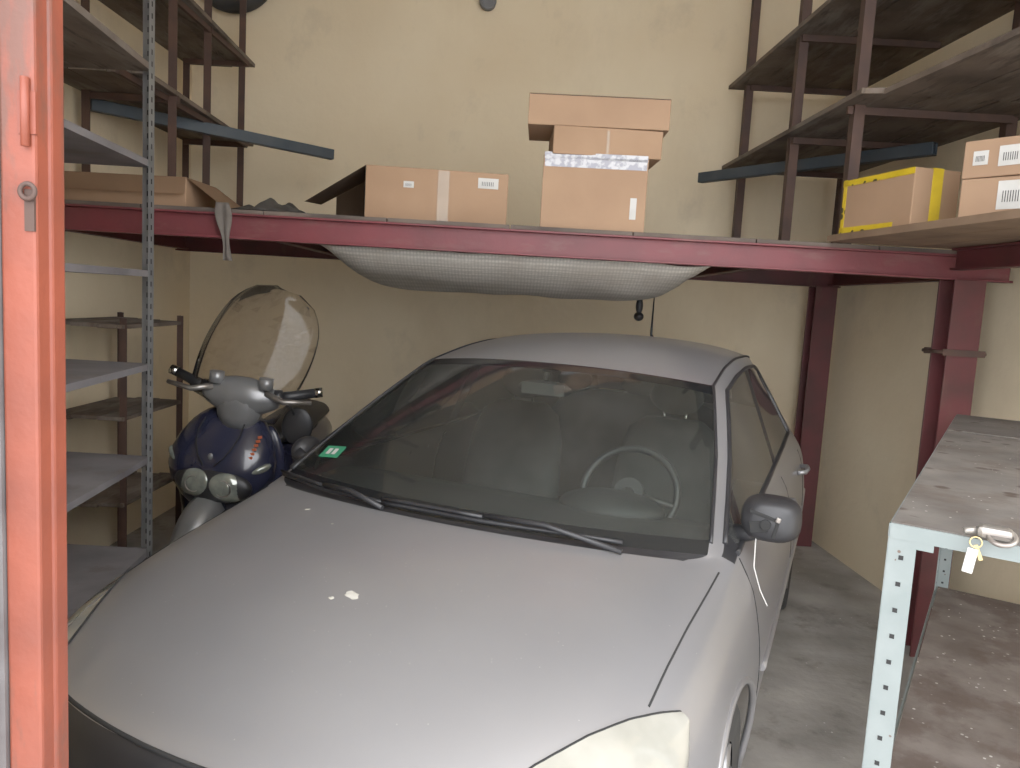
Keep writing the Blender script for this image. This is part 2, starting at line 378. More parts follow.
carton('cardboard_box',(.355,3.88,PT),(.50,.34,.345),math.radians(-2),M['card2'],tapes=((.0,.315,.485,.05,M['wtape']),(.19,.11,.03,.10,M['label']),(0,.343,.49,.03,M['wtape'])))
carton('cardboard_box',(.395,3.88,PT+.349),(.52,.34,.13),math.radians(1.5),M['card'],tapes=((0,.06,.012,.115,M['tape']),))
carton('cardboard_box',(.355,3.90,PT+.481),(.67,.38,.145),math.radians(-2),M['card2'],tapes=((0,.14,.66,.003,M['hole']),))
a=math.atan2(-.62,.15)
c=carton('cardboard_box',(1.635,3.38,2.04),(.44,.22,.235),a,M['card'],tapes=((0,.222,.44,.026,M['ytape']),(-.05,.012,.34,.024,M['ytape']),(-.205,.12,.022,.235,M['ytape'])))
bm=bmesh.new(); addbox(bm,(0,0,.237),(.44,.05,.002)); addbox(bm,(.2205,0,.12),(.002,.05,.235)); finish('end_tape',bm,M['ytape'],c)
carton('cardboard_box',(1.79,2.85,2.04),(.26,.22,.145),a+.45,M['card2'],labels=((.04,.08,.09,.10),))
carton('cardboard_box',(1.775,2.86,2.187),(.22,.22,.135),a+.40,M['card2'],labels=((-.05,.07,.05,.05),(.05,.07,.08,.07)))
c=carton('cardboard_box',(-1.93,3.92,PT),(.64,.34,.145),math.radians(-2),M['card'])
bm=bmesh.new(); bm.faces.new([bm.verts.new(q) for q in((.32,-.17,.145),(.32,.17,.145),(.50,.18,.02),(.50,-.16,.015))])
bm.faces.new([bm.verts.new(q) for q in((-.32,-.17,.145),(.32,-.17,.145),(.33,-.21,.06),(-.31,-.21,.06))])
bmesh.ops.solidify(bm,geom=bm.faces,thickness=.005); finish('flaps',bm,M['card'],c)
def drape(name,x0,x1,y0,y1,zf,m,nx=40,ny=20,th=.004):
    bm=bmesh.new(); g=[[bm.verts.new((x0+(x1-x0)*i/nx,y0+(y1-y0)*j/ny,zf(i/nx,j/ny))) for j in range(ny+1)] for i in range(nx+1)]
    for i in range(nx):
        for j in range(ny): bm.faces.new((g[i][j],g[i+1][j],g[i+1][j+1],g[i][j+1]))
    bmesh.ops.solidify(bm,geom=bm.faces,thickness=th)
    return finish(name,bm,m,smooth=True)
drape('crumpled_tarp',-1.40,-1.10,3.72,4.3,lambda u,v:PT+.008+.085*(1-abs(2*u-1)**2)*(1-abs(2*v-1)**3)*(.7+.8*noise.noise(Vector((u*5,v*4,0)))),M['fabric'])
drape('crumpled_tarp',-.03,.10,4.25,4.6,lambda u,v:PT+.008+.05*(1-abs(2*u-1)**2)*(1-abs(2*v-1)**3),M['fabric'])
bm=bmesh.new()
g=[]
for i in range(14):
    t=i/13; z=2.03-.27*t; w=.03+.012*math.sin(t*7)
    g.append([bm.verts.new((-1.40+.03*t+ (k/6-.5)*w*2*(1-.4*t), 3.636-.008*math.sin(k*1.6+t*3), z)) for k in range(7)])
for i in range(13):
    for k in range(6): bm.faces.new((g[i][k],g[i][k+1],g[i+1][k+1],g[i+1][k]))
bmesh.ops.solidify(bm,geom=bm.faces,thickness=.003); finish('hanging_rag',bm,M['cloth'],smooth=True)
def sag(u,v):
    e=(1-abs(2*u-1)**9)
    return 1.868-.185*e*math.sin(math.pi*v)**.6+.016*noise.noise(Vector((u*7,v*5,1)))
drape('insulation_sheet',-.97,.95,3.74,4.75,sag,M['weave'],70,24)
e=empty('hanging_pendant')
tube('cable',[(.82,5.05,1.87),(.825,5.05,1.72)],.004,M['blackpl'],e)
ell('pendant_body',(.825,5.05,1.66),(.024,.024,.055),M['blackpl'],e); ell('pendant_cap',(.825,5.05,1.59),(.033,.033,.03),M['blackpl'],e)
bm=bmesh.new(); addtube(bm,[(-.31,YB+.005,3.74),(-.31,YB-.05,3.74)],.055,20); addtorus(bm,(-.31,YB-.05,3.74),.05,.012,Matrix.Rotation(math.pi/2,3,'X'))
bmesh.ops.recalc_face_normals(bm,faces=bm.faces); finish('wall_vent',bm,M['galv'])
bm=bmesh.new(); addtorus(bm,(-2.10,YB-.07,3.86),.25,.06,Matrix.Rotation(math.pi/2,3,'X'),48,14); finish('bare_tyre',bm,M['rubber'])

# ---------------------------------------------------------------- table
tb_a=Vector((.785,1.50)); tb_b=Vector((2.03,3.42)); d=(tb_b-tb_a); TL=d.length; ang=math.atan2(d.y,d.x)-math.pi/2
tb=empty('workbench',(tb_a.x,tb_a.y,0),ang); TH=1.25; TW=.44
bm=bmesh.new(); addbox(bm,(TW/2,TL*.36,TH-.004),(TW-.002,TL*.72-.004,.008)); addbox(bm,(TW/2,TL*.86,TH-.002),(TW-.002,TL*.28-.008,.008)); finish('top_sheet',bm,M['tabletop'],tb)
bm=bmesh.new(); addbox(bm,(TW/2,TL/2,.44),(TW-.02,TL-.02,.012)); finish('lower_shelf',bm,M['tableshelf'],tb)
bm=bmesh.new()
for x,sx in((0,1),(TW,-1)):
    for y,sy in((0,1),(TL,-1)):
        w=.05
        addbox(bm,(x+sx*w/2,y,TH/2-.005),(w,.004,TH-.012)); addbox(bm,(x,y+sy*w/2,TH/2-.005),(.004,w,TH-.012))
        z=TH-.07
        while z>.05:
            addbox(bm,(x+sx*w*.5,y-sy*.0005,z),(.009,.0052,.009),mi=1); addbox(bm,(x,y+sy*w*.5,z),(.0052,.009,.009),mi=1); z-=.055
        addbox(bm,(x+sx*.06,y,TH-.03),(.04,.005,.035))
for zz in(TH-.018,.42):
    for y in(0,TL): addbox(bm,(TW/2,y,zz),(TW,.006,.030))
    for x in(0,TW): addbox(bm,(x,TL/2,zz),(.006,TL,.026))
finish('angle_frame',bm,None,tb,mats=[M['tablebl'],M['hole']])
pk=empty('padlock',(.93,1.40,TH),ang)
bm=bmesh.new(); addbox(bm,(0,0,.016),(.060,.035,.024)); finish('lock_body',bm,M['steel'],pk,bevel=.010)
bm=bmesh.new(); addtorus(bm,(.012,-.012,.012),.022,.0045,Matrix.Rotation(.5,3,'X'),30,8); addtube(bm,[(-.03,-.005,.016),(-.05,-.012,.012)],.006,10); finish('shackle',bm,M['steel'],pk)
bm=bmesh.new(); addtorus(bm,(-.028,-.022,-.004),.010,.0015,Matrix.Rotation(1.3,3,'X'),24,6); finish('key_ring',bm,M['brass'],pk)
box('key_tag',(-.034,-.026,-.040),(.018,.003,.048),M['label'],pk,rot=(0,.12,0),bevel=.004)
box('key',(-.022,-.024,-.022),(.007,.002,.030),M['brass'],pk,rot=(0,-.4,0))

# ---------------------------------------------------------------- car
YAW=math.radians(-23.8)
car=empty('car',(-.12,2.40,0),YAW)
W=[
[(0,-1.18,.20),(.20,-1.17,.20),(.36,-1.14,.20),(.50,-1.10,.20),(.60,-1.05,.20),(.67,-.99,.20),(.72,-.92,.20),(.76,-.86,.20),(.785,-.80,.20),(.80,-.72,.19)],
[(0,-1.27,.47),(.20,-1.26,.47),(.36,-1.22,.47),(.50,-1.17,.47),(.60,-1.11,.47),(.69,-1.02,.47),(.76,-.92,.46),(.80,-.82,.42),(.815,-.73,.32),(.81,-.66,.20)],
[(0,-1.24,.62),(.20,-1.23,.62),(.36,-1.19,.62),(.50,-1.12,.62),(.60,-1.07,.62),(.71,-.96,.61),(.78,-.85,.60),(.82,-.75,.52),(.835,-.66,.38),(.82,-.60,.20)],
[(0,-1.17,.755),(.20,-1.16,.752),(.36,-1.12,.745),(.50,-1.05,.735),(.60,-.99,.725),(.71,-.89,.71),(.785,-.77,.68),(.835,-.66,.57),(.85,-.60,.40),(.825,-.55,.20)],
[(0,-.88,.86),(.2,-.88,.858),(.38,-.85,.85),(.57,-.80,.835),(.65,-.76,.815),(.745,-.70,.785),(.81,-.61,.72),(.855,-.54,.58),(.865,-.52,.40),(.83,-.50,.20)],
[(0,-.54,.925),(.22,-.53,.922),(.44,-.51,.91),(.63,-.48,.89),(.70,-.46,.87),(.775,-.43,.84),(.832,-.40,.76),(.875,-.37,.62),(.878,-.36,.42),(.835,-.35,.20)],
[(0,-.165,.966),(.25,-.145,.963),(.50,-.09,.955),(.705,-.01,.942),(.75,.01,.932),(.795,.0,.912),(.843,-.02,.81),(.882,-.04,.65),(.88,-.05,.42),(.84,-.06,.20)],
[(0,-.125,.962),(.25,-.105,.962),(.52,-.05,.959),(.735,.03,.955),(.768,.06,.948),(.80,.08,.93),(.847,.08,.83),(.885,.08,.65),(.88,.08,.42),(.84,.08,.20)],
[(0,-.085,.988),(.25,-.065,.987),(.50,-.01,.984),(.732,.07,.980),(.764,.11,.97),(.80,.13,.945),(.85,.13,.85),(.888,.13,.655),(.88,.13,.42),(.84,.13,.20)],
[(0,.32,1.225),(.26,.335,1.218),(.54,.38,1.198),(.678,.43,1.172),(.712,.49,1.157),(.795,.50,.965),(.852,.50,.86),(.89,.50,.66),(.882,.50,.42),(.84,.50,.20)],
[(0,.67,1.388),(.24,.68,1.384),(.48,.72,1.365),(.604,.77,1.342),(.646,.82,1.322),(.793,.84,.972),(.852,.84,.865),(.89,.84,.66),(.882,.84,.42),(.84,.84,.20)],
[(0,.72,1.407),(.23,.73,1.403),(.46,.77,1.385),(.590,.83,1.366),(.632,.89,1.346),(.792,.91,.975),(.852,.91,.868),(.89,.91,.66),(.882,.91,.42),(.84,.91,.20)],
[(0,1.05,1.474),(.23,1.06,1.469),(.46,1.08,1.448),(.584,1.12,1.418),(.629,1.16,1.383),(.790,1.17,.978),(.852,1.17,.87),(.89,1.17,.66),(.882,1.17,.42),(.84,1.17,.20)],
[(0,1.36,1.502),(.23,1.36,1.497),(.46,1.37,1.476),(.584,1.38,1.440),(.630,1.40,1.40),(.788,1.38,.982),(.852,1.38,.872),(.89,1.38,.66),(.882,1.38,.42),(.84,1.38,.20)],
[(0,1.46,1.507),(.23,1.46,1.502),(.46,1.47,1.480),(.583,1.48,1.442),(.629,1.50,1.402),(.788,1.46,.984),(.852,1.46,.873),(.89,1.46,.66),(.882,1.46,.42),(.84,1.46,.20)],
[(0,1.85,1.508),(.23,1.85,1.502),(.45,1.85,1.478),(.578,1.86,1.438),(.622,1.86,1.39),(.785,1.85,.995),(.853,1.85,.88),(.890,1.85,.665),(.88,1.85,.42),(.84,1.85,.20)],
[(0,2.24,1.482),(.23,2.24,1.476),(.44,2.23,1.453),(.56,2.20,1.415),(.608,2.14,1.35),(.785,2.20,1.02),(.862,2.20,.895),(.900,2.20,.67),(.88,2.20,.42),(.84,2.20,.20)],
[(0,2.54,1.435),(.22,2.53,1.43),(.42,2.51,1.41),(.535,2.47,1.375),(.61,2.40,1.30),(.775,2.45,1.03),(.857,2.45,.90),(.895,2.45,.67),(.875,2.45,.42),(.83,2.45,.20)],
[(0,2.86,1.08),(.24,2.85,1.08),(.43,2.82,1.08),(.57,2.77,1.075),(.66,2.71,1.05),(.745,2.66,1.0),(.82,2.64,.89),(.86,2.64,.67),(.84,2.62,.42),(.80,2.60,.22)],
[(0,2.94,.86),(.24,2.93,.86),(.43,2.90,.86),(.57,2.86,.86),(.65,2.81,.85),(.72,2.76,.83),(.78,2.73,.75),(.80,2.71,.60),(.79,2.70,.42),(.77,2.66,.24)],
[(0,2.98,.50),(.24,2.97,.50),(.43,2.94,.50),(.57,2.90,.50),(.65,2.86,.49),(.70,2.82,.48),(.73,2.79,.44),(.75,2.77,.40),(.76,2.75,.34),(.75,2.72,.25)],
[(0,2.94,.26),(.24,2.93,.26),(.43,2.90,.26),(.57,2.86,.26),(.64,2.83,.26),(.68,2.80,.26),(.70,2.78,.26),(.72,2.76,.26),(.73,2.75,.25),(.74,2.72,.24)],
]
SX=1.05
W=[[(x*SX,y,z) for x,y,z in c] for c in W]
NC=len(W)
bm=bmesh.new()
cr=bm.edges.layers.float.new('crease_edge')
grid=[]
for cix in range(NC):
    rowp=[bm.verts.new(W[cix][j]) for j in range(10)]
    rown=[rowp[0]]+[bm.verts.new((-W[cix][j][0],W[cix][j][1],W[cix][j][2])) for j in range(1,10)]
    grid.append((rowp,rown))
PA,BL,GL,SG,FR=0,1,2,3,4
def fmat(c,j):
    if c in(1,2) and j<2: return BL
    if c==0: return BL
    if c==6 and j<3: return BL
    if c in(7,10) and j<3: return FR
    if c in(8,9) and j<3: return GL
    if j==4:
        if c in(7,): return BL
        if c in(8,9,10,11,12): return SG
        if c==13: return BL
        if c in(14,15): return SG
    if c==17 and j<2: return SG
    if c==17 and j==2: return FR
    return PA
for c in range(NC-1):
    for j in range(9):
        for s in(0,1):
            g=grid
            q=(g[c][s][j],g[c+1][s][j],g[c+1][s][j+1],g[c][s][j+1])
            if s==0: q=q[::-1]
            f=bm.faces.new(q); f.material_index=fmat(c,j)
def crs(a,b,v):
    e=bm.edges.get((a,b)); 
    if e: e[cr]=v
for s in(0,1):
    for c in range(6,17):
        crs(grid[c][s][3],grid[c+1][s][3],.7); crs(grid[c][s][4],grid[c+1][s][4],.7); crs(grid[c][s][5],grid[c+1][s][5],.6)
    for j in range(0,9):
        for c,v in((7,.8 if j<3 else 0),(8,.8 if j<3 else 0),(10,.8 if j<3 else 0),(11,.6 if j<3 else 0),(6,.8 if j<3 else 0),(13,.5 if j==4 else 0),(14,.5 if j==4 else 0),(16,.6 if j==4 else 0),(17,.6 if j<4 else 0),(18,.5 if j<4 else 0),(3,.45 if j<5 else 0)):
            if v: crs(grid[c][s][j],grid[c][s][j+1],v)
    for c in range(3,18): crs(grid[c][s][6],grid[c+1][s][6],.35)
bmesh.ops.recalc_face_normals(bm,faces=bm.faces)
body=finish('tmpbody',bm,None,None,smooth=True,mats=[M['paint'],M['blackpl'],M['cglass'],M['sglass'],M['frit']])
sm=body.modifiers.new('s','SUBSURF'); sm.levels=3; sm.render_levels=3
dg=bpy.context.evaluated_depsgraph_get(); dg.update()
me=bpy.data.meshes.new_from_object(body.evaluated_get(dg))
bpy.data.objects.remove(body)
bm=bmesh.new(); bm.from_mesh(me)
bvh=BVHTree.FromBMesh(bm)
AXF,AXR,WR,AR,WZ=-.20,2.33,.315,.365,.315
for ay in(AXF,AXR):
    dele=[f for f in bm.faces if abs(f.calc_center_median().x)>.55 and math.hypot(f.calc_center_median().y-ay,f.calc_center_median().z-WZ)<AR and f.calc_center_median().z<.72]
    bmesh.ops.delete(bm,geom=dele,context='FACES')
    for v in bm.verts:
        if v.is_boundary and abs(v.co.x)>.55:
            dy,dz=v.co.y-ay,v.co.z-WZ; L=math.hypot(dy,dz)
            if .26<L<.46 and v.co.z>.235: v.co.y=ay+dy/L*AR; v.co.z=WZ+dz/L*AR
bm.to_mesh(me); bm.free()
bo=bpy.data.objects.new('body_shell',me); COL.objects.link(bo); bo.parent=car
for p_ in me.polygons: p_.use_smooth=True
def near(p,off=.003):
    l,n,i,dd=bvh.find_nearest(Vector(p))
    if n.dot(l-Vector((0,1,.5)))<0: n=-n
    return l+n*off
def down(x,y,off=.002):
    h=bvh.ray_cast(Vector((x,y,3)),Vector((0,0,-1))); return h[0]+Vector((0,0,off))
def side(y,z,s=1,off=.002):
    h=bvh.ray_cast(Vector((s*2,y,z)),Vector((-s,0,0))); return h[0]+Vector((s*off,0,0)) if h[0] else None
def dens(pts,n=10):
    out=[]
    for a,b in zip(pts[:-1],pts[1:]):
        for i in range(n): out.append(tuple(a[k]+(b[k]-a[k])*i/n for k in range(len(a))))
    out.append(tuple(pts[-1])); return out
for s in(-1,1):
    for wi,ay in enumerate((AXF,AXR)):
        pts=[]
        for k in range(25):
            a=math.pi*(-.04+1.08*k/24)
            q=side(ay+(AR+.006)*math.cos(a),max(.21,WZ+(AR+.006)*math.sin(a)),s,-.004)
            if q: pts.append(q)
        tube('arch_lip_%d_%d'%(wi,s+1),pts,.011,M['paint'],car,8)
        bm=bmesh.new(); n=24; R1=AR+.01
        ra=[bm.verts.new((s*.83,ay+R1*math.cos(math.pi*k/n),WZ+R1*math.sin(math.pi*k/n))) for k in range(n+1)]
        rb=[bm.verts.new((s*.56,ay+R1*math.cos(math.pi*k/n),WZ+R1*math.sin(math.pi*k/n))) for k in range(n+1)]
        for k in range(n): bm.faces.new((ra[k],ra[k+1],rb[k+1],rb[k]))
        bm.faces.new(rb); finish('arch_liner_%d_%d'%(wi,s+1),bm,M['blackpl'],car)
        bm=bmesh.new(); Rm=Matrix.Rotation(math.pi/2,3,'Y')
        prof=[(.20,-.09),(.29,-.10),(WR-.008,-.09),(WR,-.06),(WR,.06),(WR-.008,.09),(.29,.10),(.205,.09)]
        n=48; rings=[]
        for k in range(n):
            a=2*math.pi*k/n; rings.append([bm.verts.new((s*.80+x*s,ay+rr*math.cos(a),WZ+rr*math.sin(a))) for rr,x in prof])
        for k in range(n):
            for j in range(len(prof)-1):
                f=bm.faces.new((rings[k][j],rings[(k+1)%n][j],rings[(k+1)%n][j+1],rings[k][j+1])); f.smooth=True
        bmesh.ops.recalc_face_normals(bm,faces=bm.faces); finish('tyre_%d_%d'%(wi,s+1),bm,M['rubber'],car)
        bm=bmesh.new()
        addtorus(bm,(s*.875,ay,WZ),.198,.012,Rm,48,8)
        addtube(bm,[(s*.835,ay,WZ),(s*.88,ay,WZ)],[.05,.03],16)
        for k in range(7):
            a=2*math.pi*k/7+.2; ca,sa=math.cos(a),math.sin(a)
            addtube(bm,[(s*.87,ay+.03*ca,WZ+.03*sa),(s*.88,ay+.12*ca,WZ+.12*sa),(s*.873,ay+.197*ca,WZ+.197*sa)],[.022,.018,.022],8)
        addtube(bm,[(s*.735,ay,WZ),(s*.745,ay,WZ)],.20,32,mi=1)
        bmesh.ops.recalc_face_normals(bm,faces=bm.faces); finish('rim_%d_%d'%(wi,s+1),bm,None,car,mats=[M['rim'],M['blackpl']])
box('floor_pan',(0,1.0,.26),(1.10,3.6,.06),M['blackpl'],car)
box('sills',(0,1.06,.24),(1.60,1.70,.08),M['blackpl'],car)
def seam(name,pts,r=.0035,m=None): tube(name,pts,r,m or M['hole'],car,6)
for s in(-1,1):
    seam('hood_seam_%d'%(s+1),[near((s*x,y,z),-.001) for x,y,z in dens([(.812,-.01,.93),(.803,-.12,.91),(.79,-.30,.885),(.778,-.48,.85),(.760,-.61,.80)])],.003)
    for nm,(yy0,yy1) in{'door_front_seam':(.13,.20),'door_mid_seam':(1.42,1.42),'door_rear_seam':(2.22,2.02)}.items():
        pts=[side(yy0+(yy1-yy0)*t,.93-.66*t,s,-.001) for t in[i/14 for i in range(15)]]
        pts=[q for q in pts if q and abs(q.x)>.7]
        if nm=='door_rear_seam': pts=[q for q in pts if math.hypot(q.y-AXR,q.z-WZ)>AR+.02]
        if len(pts)>2: seam('%s_%d'%(nm,s+1),pts)
    seam('roof_gutter_%d'%(s+1),[near(q,.001) for q in dens([(s*W[c][3][0],W[c][3][1],W[c][3][2]) for c in range(8,17)])],.006,M['blackpl'])
    seam('window_top_trim_%d'%(s+1),[near(q,.002) for q in dens([(s*W[c][4][0],W[c][4][1],W[c][4][2]) for c in range(8,17)]+[(s*.68*SX,2.22,1.24),(s*.785*SX,2.22,1.02)])],.009,M['blackpl'])
    seam('belt_trim_%d'%(s+1),[near(q,.002) for q in dens([(s*W[c][5][0],W[c][5][1],W[c][5][2]) for c in range(8,17)])],.009,M['blackpl'])
    seam('side_moulding_%d'%(s+1),[side(y,.56,s,.002) for y in[.25+i*.08 for i in range(21)]],.012,M['paint'])
    for k,yy in enumerate((1.22,2.06)):
        q=side(yy,.855,s,.0)
        tube('door_handle_%d_%d'%(k,s+1),[q+Vector((s*.0,-.10,0)),q+Vector((s*.035,-.085,.005)),q+Vector((s*.042,0,.008)),q+Vector((s*.035,.075,.005)),q+Vector((0,.09,0))],.012,M['paint'],car)
    outer=[(.835,-.555,.745),(.88,-.64,.675),(.88,-.76,.58),(.83,-.90,.52),(.72,-1.03,.51),(.60,-1.10,.55)]
    inner=[(.815,-.545,.775),(.785,-.60,.79),(.735,-.675,.795),(.675,-.765,.785),(.61,-.875,.765),(.54,-1.01,.725)]
    o2=dens(outer,6); i2=dens(inner,6); secs=[]
    for a,b in zip(o2,i2):
        secs.append([near((s*(a[0]+(b[0]-a[0])*t),a[1]+(b[1]-a[1])*t,a[2]+(b[2]-a[2])*t),.004+.010*math.sin(math.pi*t)) for t in[i/10 for i in range(11)]])
    loft('headlight_%d'%(s+1),secs,M['lens'],car,closed=False,cap=False)
    for nm,kk,tt,rr_ in(('high_beam_bezel',22,.45,.062),('low_beam_bezel',14,.42,.050)):
        a,b=o2[kk],i2[kk]; cq=(s*(a[0]+(b[0]-a[0])*tt),a[1]+(b[1]-a[1])*tt,a[2]+(b[2]-a[2])*tt)
        l,nn,_,_=bvh.find_nearest(Vector(cq)); 
        if nn.dot(l-Vector((0,1,.5)))<0: nn=-nn
        R3=nn.to_track_quat('Z','Y').to_matrix()
        bm=bmesh.new(); addtorus(bm,l+nn*.011,rr_,.004,R3,36,8); finish('%s_%d'%(nm,s+1),bm,M['steel'],car)
    seam('headlight_gap_%d'%(s+1),[near((s*a,b,c_),.001) for a,b,c_ in i2],.004)
    seam('headlight_rim_%d'%(s+1),[near((s*a,b,c_),.001) for a,b,c_ in o2],.003)
seam('hood_front_gap',[near((x,-1.16+.35*x*x,.76),.001) for x in[-.50+i*.05 for i in range(21)]],.005)
tube('grille_bar',[near((x,-1.25+.3*x*x,.68),.012) for x in[-.38+i*.04 for i in range(20)]],.014,M['chrome'],car)
bm=bmesh.new(); c0=near((0,-1.25,.68),.03); addtorus(bm,c0,.05,.007,Matrix.Rotation(math.pi/2,3,'X')); finish('badge_ring',bm,M['chrome'],car)
box('number_plate',(0,-1.30,.42),(.50,.012,.11),M['label'],car,bevel=.003)
def wiper(nm,pts):
    P_=[near(q,.018) for q in dens(pts,6)]
    tube(nm+'_blade',P_,.007,M['blackpl'],car,8)
    P2=[near(q,.032) for q in dens(pts[:2],4)]
    tube(nm+'_arm',P2,.006,M['blackpl'],car,8)
wiper('wiper_left',[(-.76,.02,.965),(-.50,-.08,.965),(-.24,-.12,.965)])
wiper('wiper_right',[(-.24,-.125,.965),(.12,-.125,.97),(.54,-.06,.97)])
tube('wiper_pivot_arm',[near((.55,-.10,.96),.01),near((.32,-.115,.965),.04),near((.12,-.12,.97),.036)],.008,M['blackpl'],car)
tube('wiper_pivot_arm_b',[near((-.22,-.15,.96),.01),near((-.36,-.12,.965),.04),near((-.50,-.08,.965),.036)],.008,M['blackpl'],car)
for s in(-1,1):
    tube('mirror_arm_%d'%(s+1),[(s*.80,.26,.965),(s*.85,.24,.98),(s*.88,.23,1.00)],[.032,.026,.028],M['blackpl'],car,12)
    if s<0:
        ell('mirror_housing_%d'%(s+1),(s*.885,.30,1.0),(.045,.08,.055),M['blackpl'],car)
    else:
        sec=[]
        for t,w,h in((-.055,.05,.045),(-.04,.078,.06),(.0,.088,.068),(.03,.087,.07),(.045,.085,.066)):
            sec.append([(.915+w*math.copysign(abs(math.cos(a))**.7,math.cos(a)),.24+t,1.035+h*math.copysign(abs(math.sin(a))**.7,math.sin(a))) for a in[2*math.pi*k/28 for k in range(28)]])
        loft('mirror_housing_2',sec,M['blackpl'],car)
        bm=bmesh.new()
        addbox(bm,(.90,.186,1.055),(.09,.012,.010),Matrix.Rotation(.25,3,'Y')); addbox(bm,(.935,.186,1.02),(.010,.012,.06),Matrix.Rotation(.2,3,'Y')); addbox(bm,(.885,.186,1.02),(.05,.012,.035),Matrix.Rotation(-.2,3,'Y')); addtube(bm,[(.905,.175,1.03),(.905,.20,1.03)],.016,14)
        finish('mirror_broken_frame',bm,M['hole'],car,bevel=.002)
        box('mirror_inner_steel',(.94,.178,1.05),(.014,.008,.016),M['steel'],car,rot=(0,.3,0),bevel=.003)
tube('mirror_wire',[(.88,.2,.98),(.885,.17,.90),(.91,.15,.84),(.935,.14,.80)],.002,M['label'],car,6)
# interior
loft('dashboard',[[(x,y,z) for y,z in((-.03,.70),(-.03,.90),(.12,.945),(.30,.95),(.48,.92),(.55,.85),(.55,.6))] for x in[-.72,-.68,-.3,0,.3,.68,.72]],M['dash'],car,closed=True)
ell('instrument_hood',(.37,.40,.945),(.19,.13,.06),M['dash'],car)
bm=bmesh.new(); Rm=Matrix.Rotation(math.radians(58),3,'X'); cw=Vector((.38,.60,.955))
addtorus(bm,cw,.180,.014,Rm,48,10)
for a in(-.15,math.pi+.15,-math.pi/2):
    e_=Rm@Vector((.185*math.cos(a),.185*math.sin(a),0)); addtube(bm,[cw+e_*.2,cw+e_],.014,8)
addtube(bm,[cw-Rm@Vector((0,0,.03)),cw+Rm@Vector((0,0,.02))],[.06,.055],20); addtube(bm,[cw,(.38,.42,.86)],.03,10)
bmesh.ops.recalc_face_normals(bm,faces=bm.faces); finish('steering_wheel',bm,mat('steering_wheel_leather',(.03,.03,.032),rough=.4),car)
def seat(nm,cx,y,wd,hd=True):
    sec=[]
    for z,w,dd,cy in((.50,.24,.09,0),(.60,.25,.10,.02),(.80,.25,.08,.06),(.98,.235,.07,.10),(1.10,.20,.06,.13),(1.15,.13,.04,.145)):
        sec.append(sell(w*wd,dd,y+cy,z,20,3,cx))
    loft(nm+'_back',sec,M['int'],car)
    loft(nm+'_cushion',[sell(.25*wd,.26,y-.22,z,20,4,cx) for z in(.34,.40,.50,.54)],M['int'],car)
    if hd:
        ell(nm+'_headrest',(cx,y+.17,1.25),(.125,.05,.085),M['int'],car)
        for q in(-.05,.05): tube(nm+'_stalk_%d'%(q>0),[(cx+q,y+.15,1.12),(cx+q,y+.165,1.2)],.007,M['chrome'],car,8)
seat('seat_driver',.38,1.18,1); seat('seat_passenger',-.38,1.18,1)
seat('rear_bench',0,2.0,2.3,False)
for q in(-.4,0,.4): ell('rear_headrest_%d'%int(q*10+4),(q,2.17,1.2),(.11,.045,.06),M['int'],car)
ell('rear_view_mirror',(0,.64,1.31),(.115,.02,.034),M['blackpl'],car)
box('rear_view_glass',(0,.618,1.31),(.18,.003,.045),M['galv'],car)
tube('mirror_stem',[(0,.64,1.33),(0,.66,1.37)],.012,M['blackpl'],car)
pts=[near((-.69+.10*i,.13-.012*i+.06*j,1.02+.033*j),.004) for j in(0,1) for i in(0,1)]
bm=bmesh.new(); vs=[bm.verts.new(q) for q in(pts[0],pts[1],pts[3],pts[2])]; bm.faces.new(vs); finish('green_sticker',bm,M['green'],car)
bm=bmesh.new()
for f0,f1 in((.25,.45),(.55,.75)):
    a=pts[0].lerp(pts[1],f0);b=pts[0].lerp(pts[1],f1);c_=pts[2].lerp(pts[3],f1);d_=pts[2].lerp(pts[3],f0)
    q=[a.lerp(d_,.25),b.lerp(c_,.25),b.lerp(c_,.75),a.lerp(d_,.75)]
    bm.faces.new([bm.verts.new(v_+Vector((0,-.002,.002))) for v_ in q])
finish('sticker_print',bm,M['label'],car)
def spot(nm,x,y,r):
    bm=bmesh.new(); c_=bm.verts.new(down(x,y,.003)); ring=[]
    for k in range(18):
        a=2*math.pi*k/18; rr=r*(.7+.6*random.random()); ring.append(bm.verts.new(down(x+rr*math.cos(a)*1.3,y+rr*math.sin(a),.0015)))
    for k in range(18): bm.faces.new((c_,ring[k],ring[(k+1)%18]))
    finish(nm,bm,M['white'],car,smooth=True)
for i,(x,y,r_) in enumerate(((.02,-.64,.016),(-.02,-.67,.006),(-.46,-.22,.007),(-.30,-.30,.004))): spot('bird_dropping_%d'%i,x,y,r_)
q=down(0,2.40,0); tube('antenna',[q,q+Vector((-.01,-.02,.04)),q+Vector((-.02,.03,.27))],[.014,.007,.003],M['blackpl'],car,8)
tr=mat('tail_red',(.4,.01,.01),rough=.15)
for s in(-1,1):
    secs=[[near((s*(.65+.13*t),2.78-.03*t,.80+.22*k/6),.008) for t in[i/6 for i in range(7)]] for k in range(7)]
    loft('tail_light_%d'%(s+1),secs,tr,car,closed=False,cap=False)

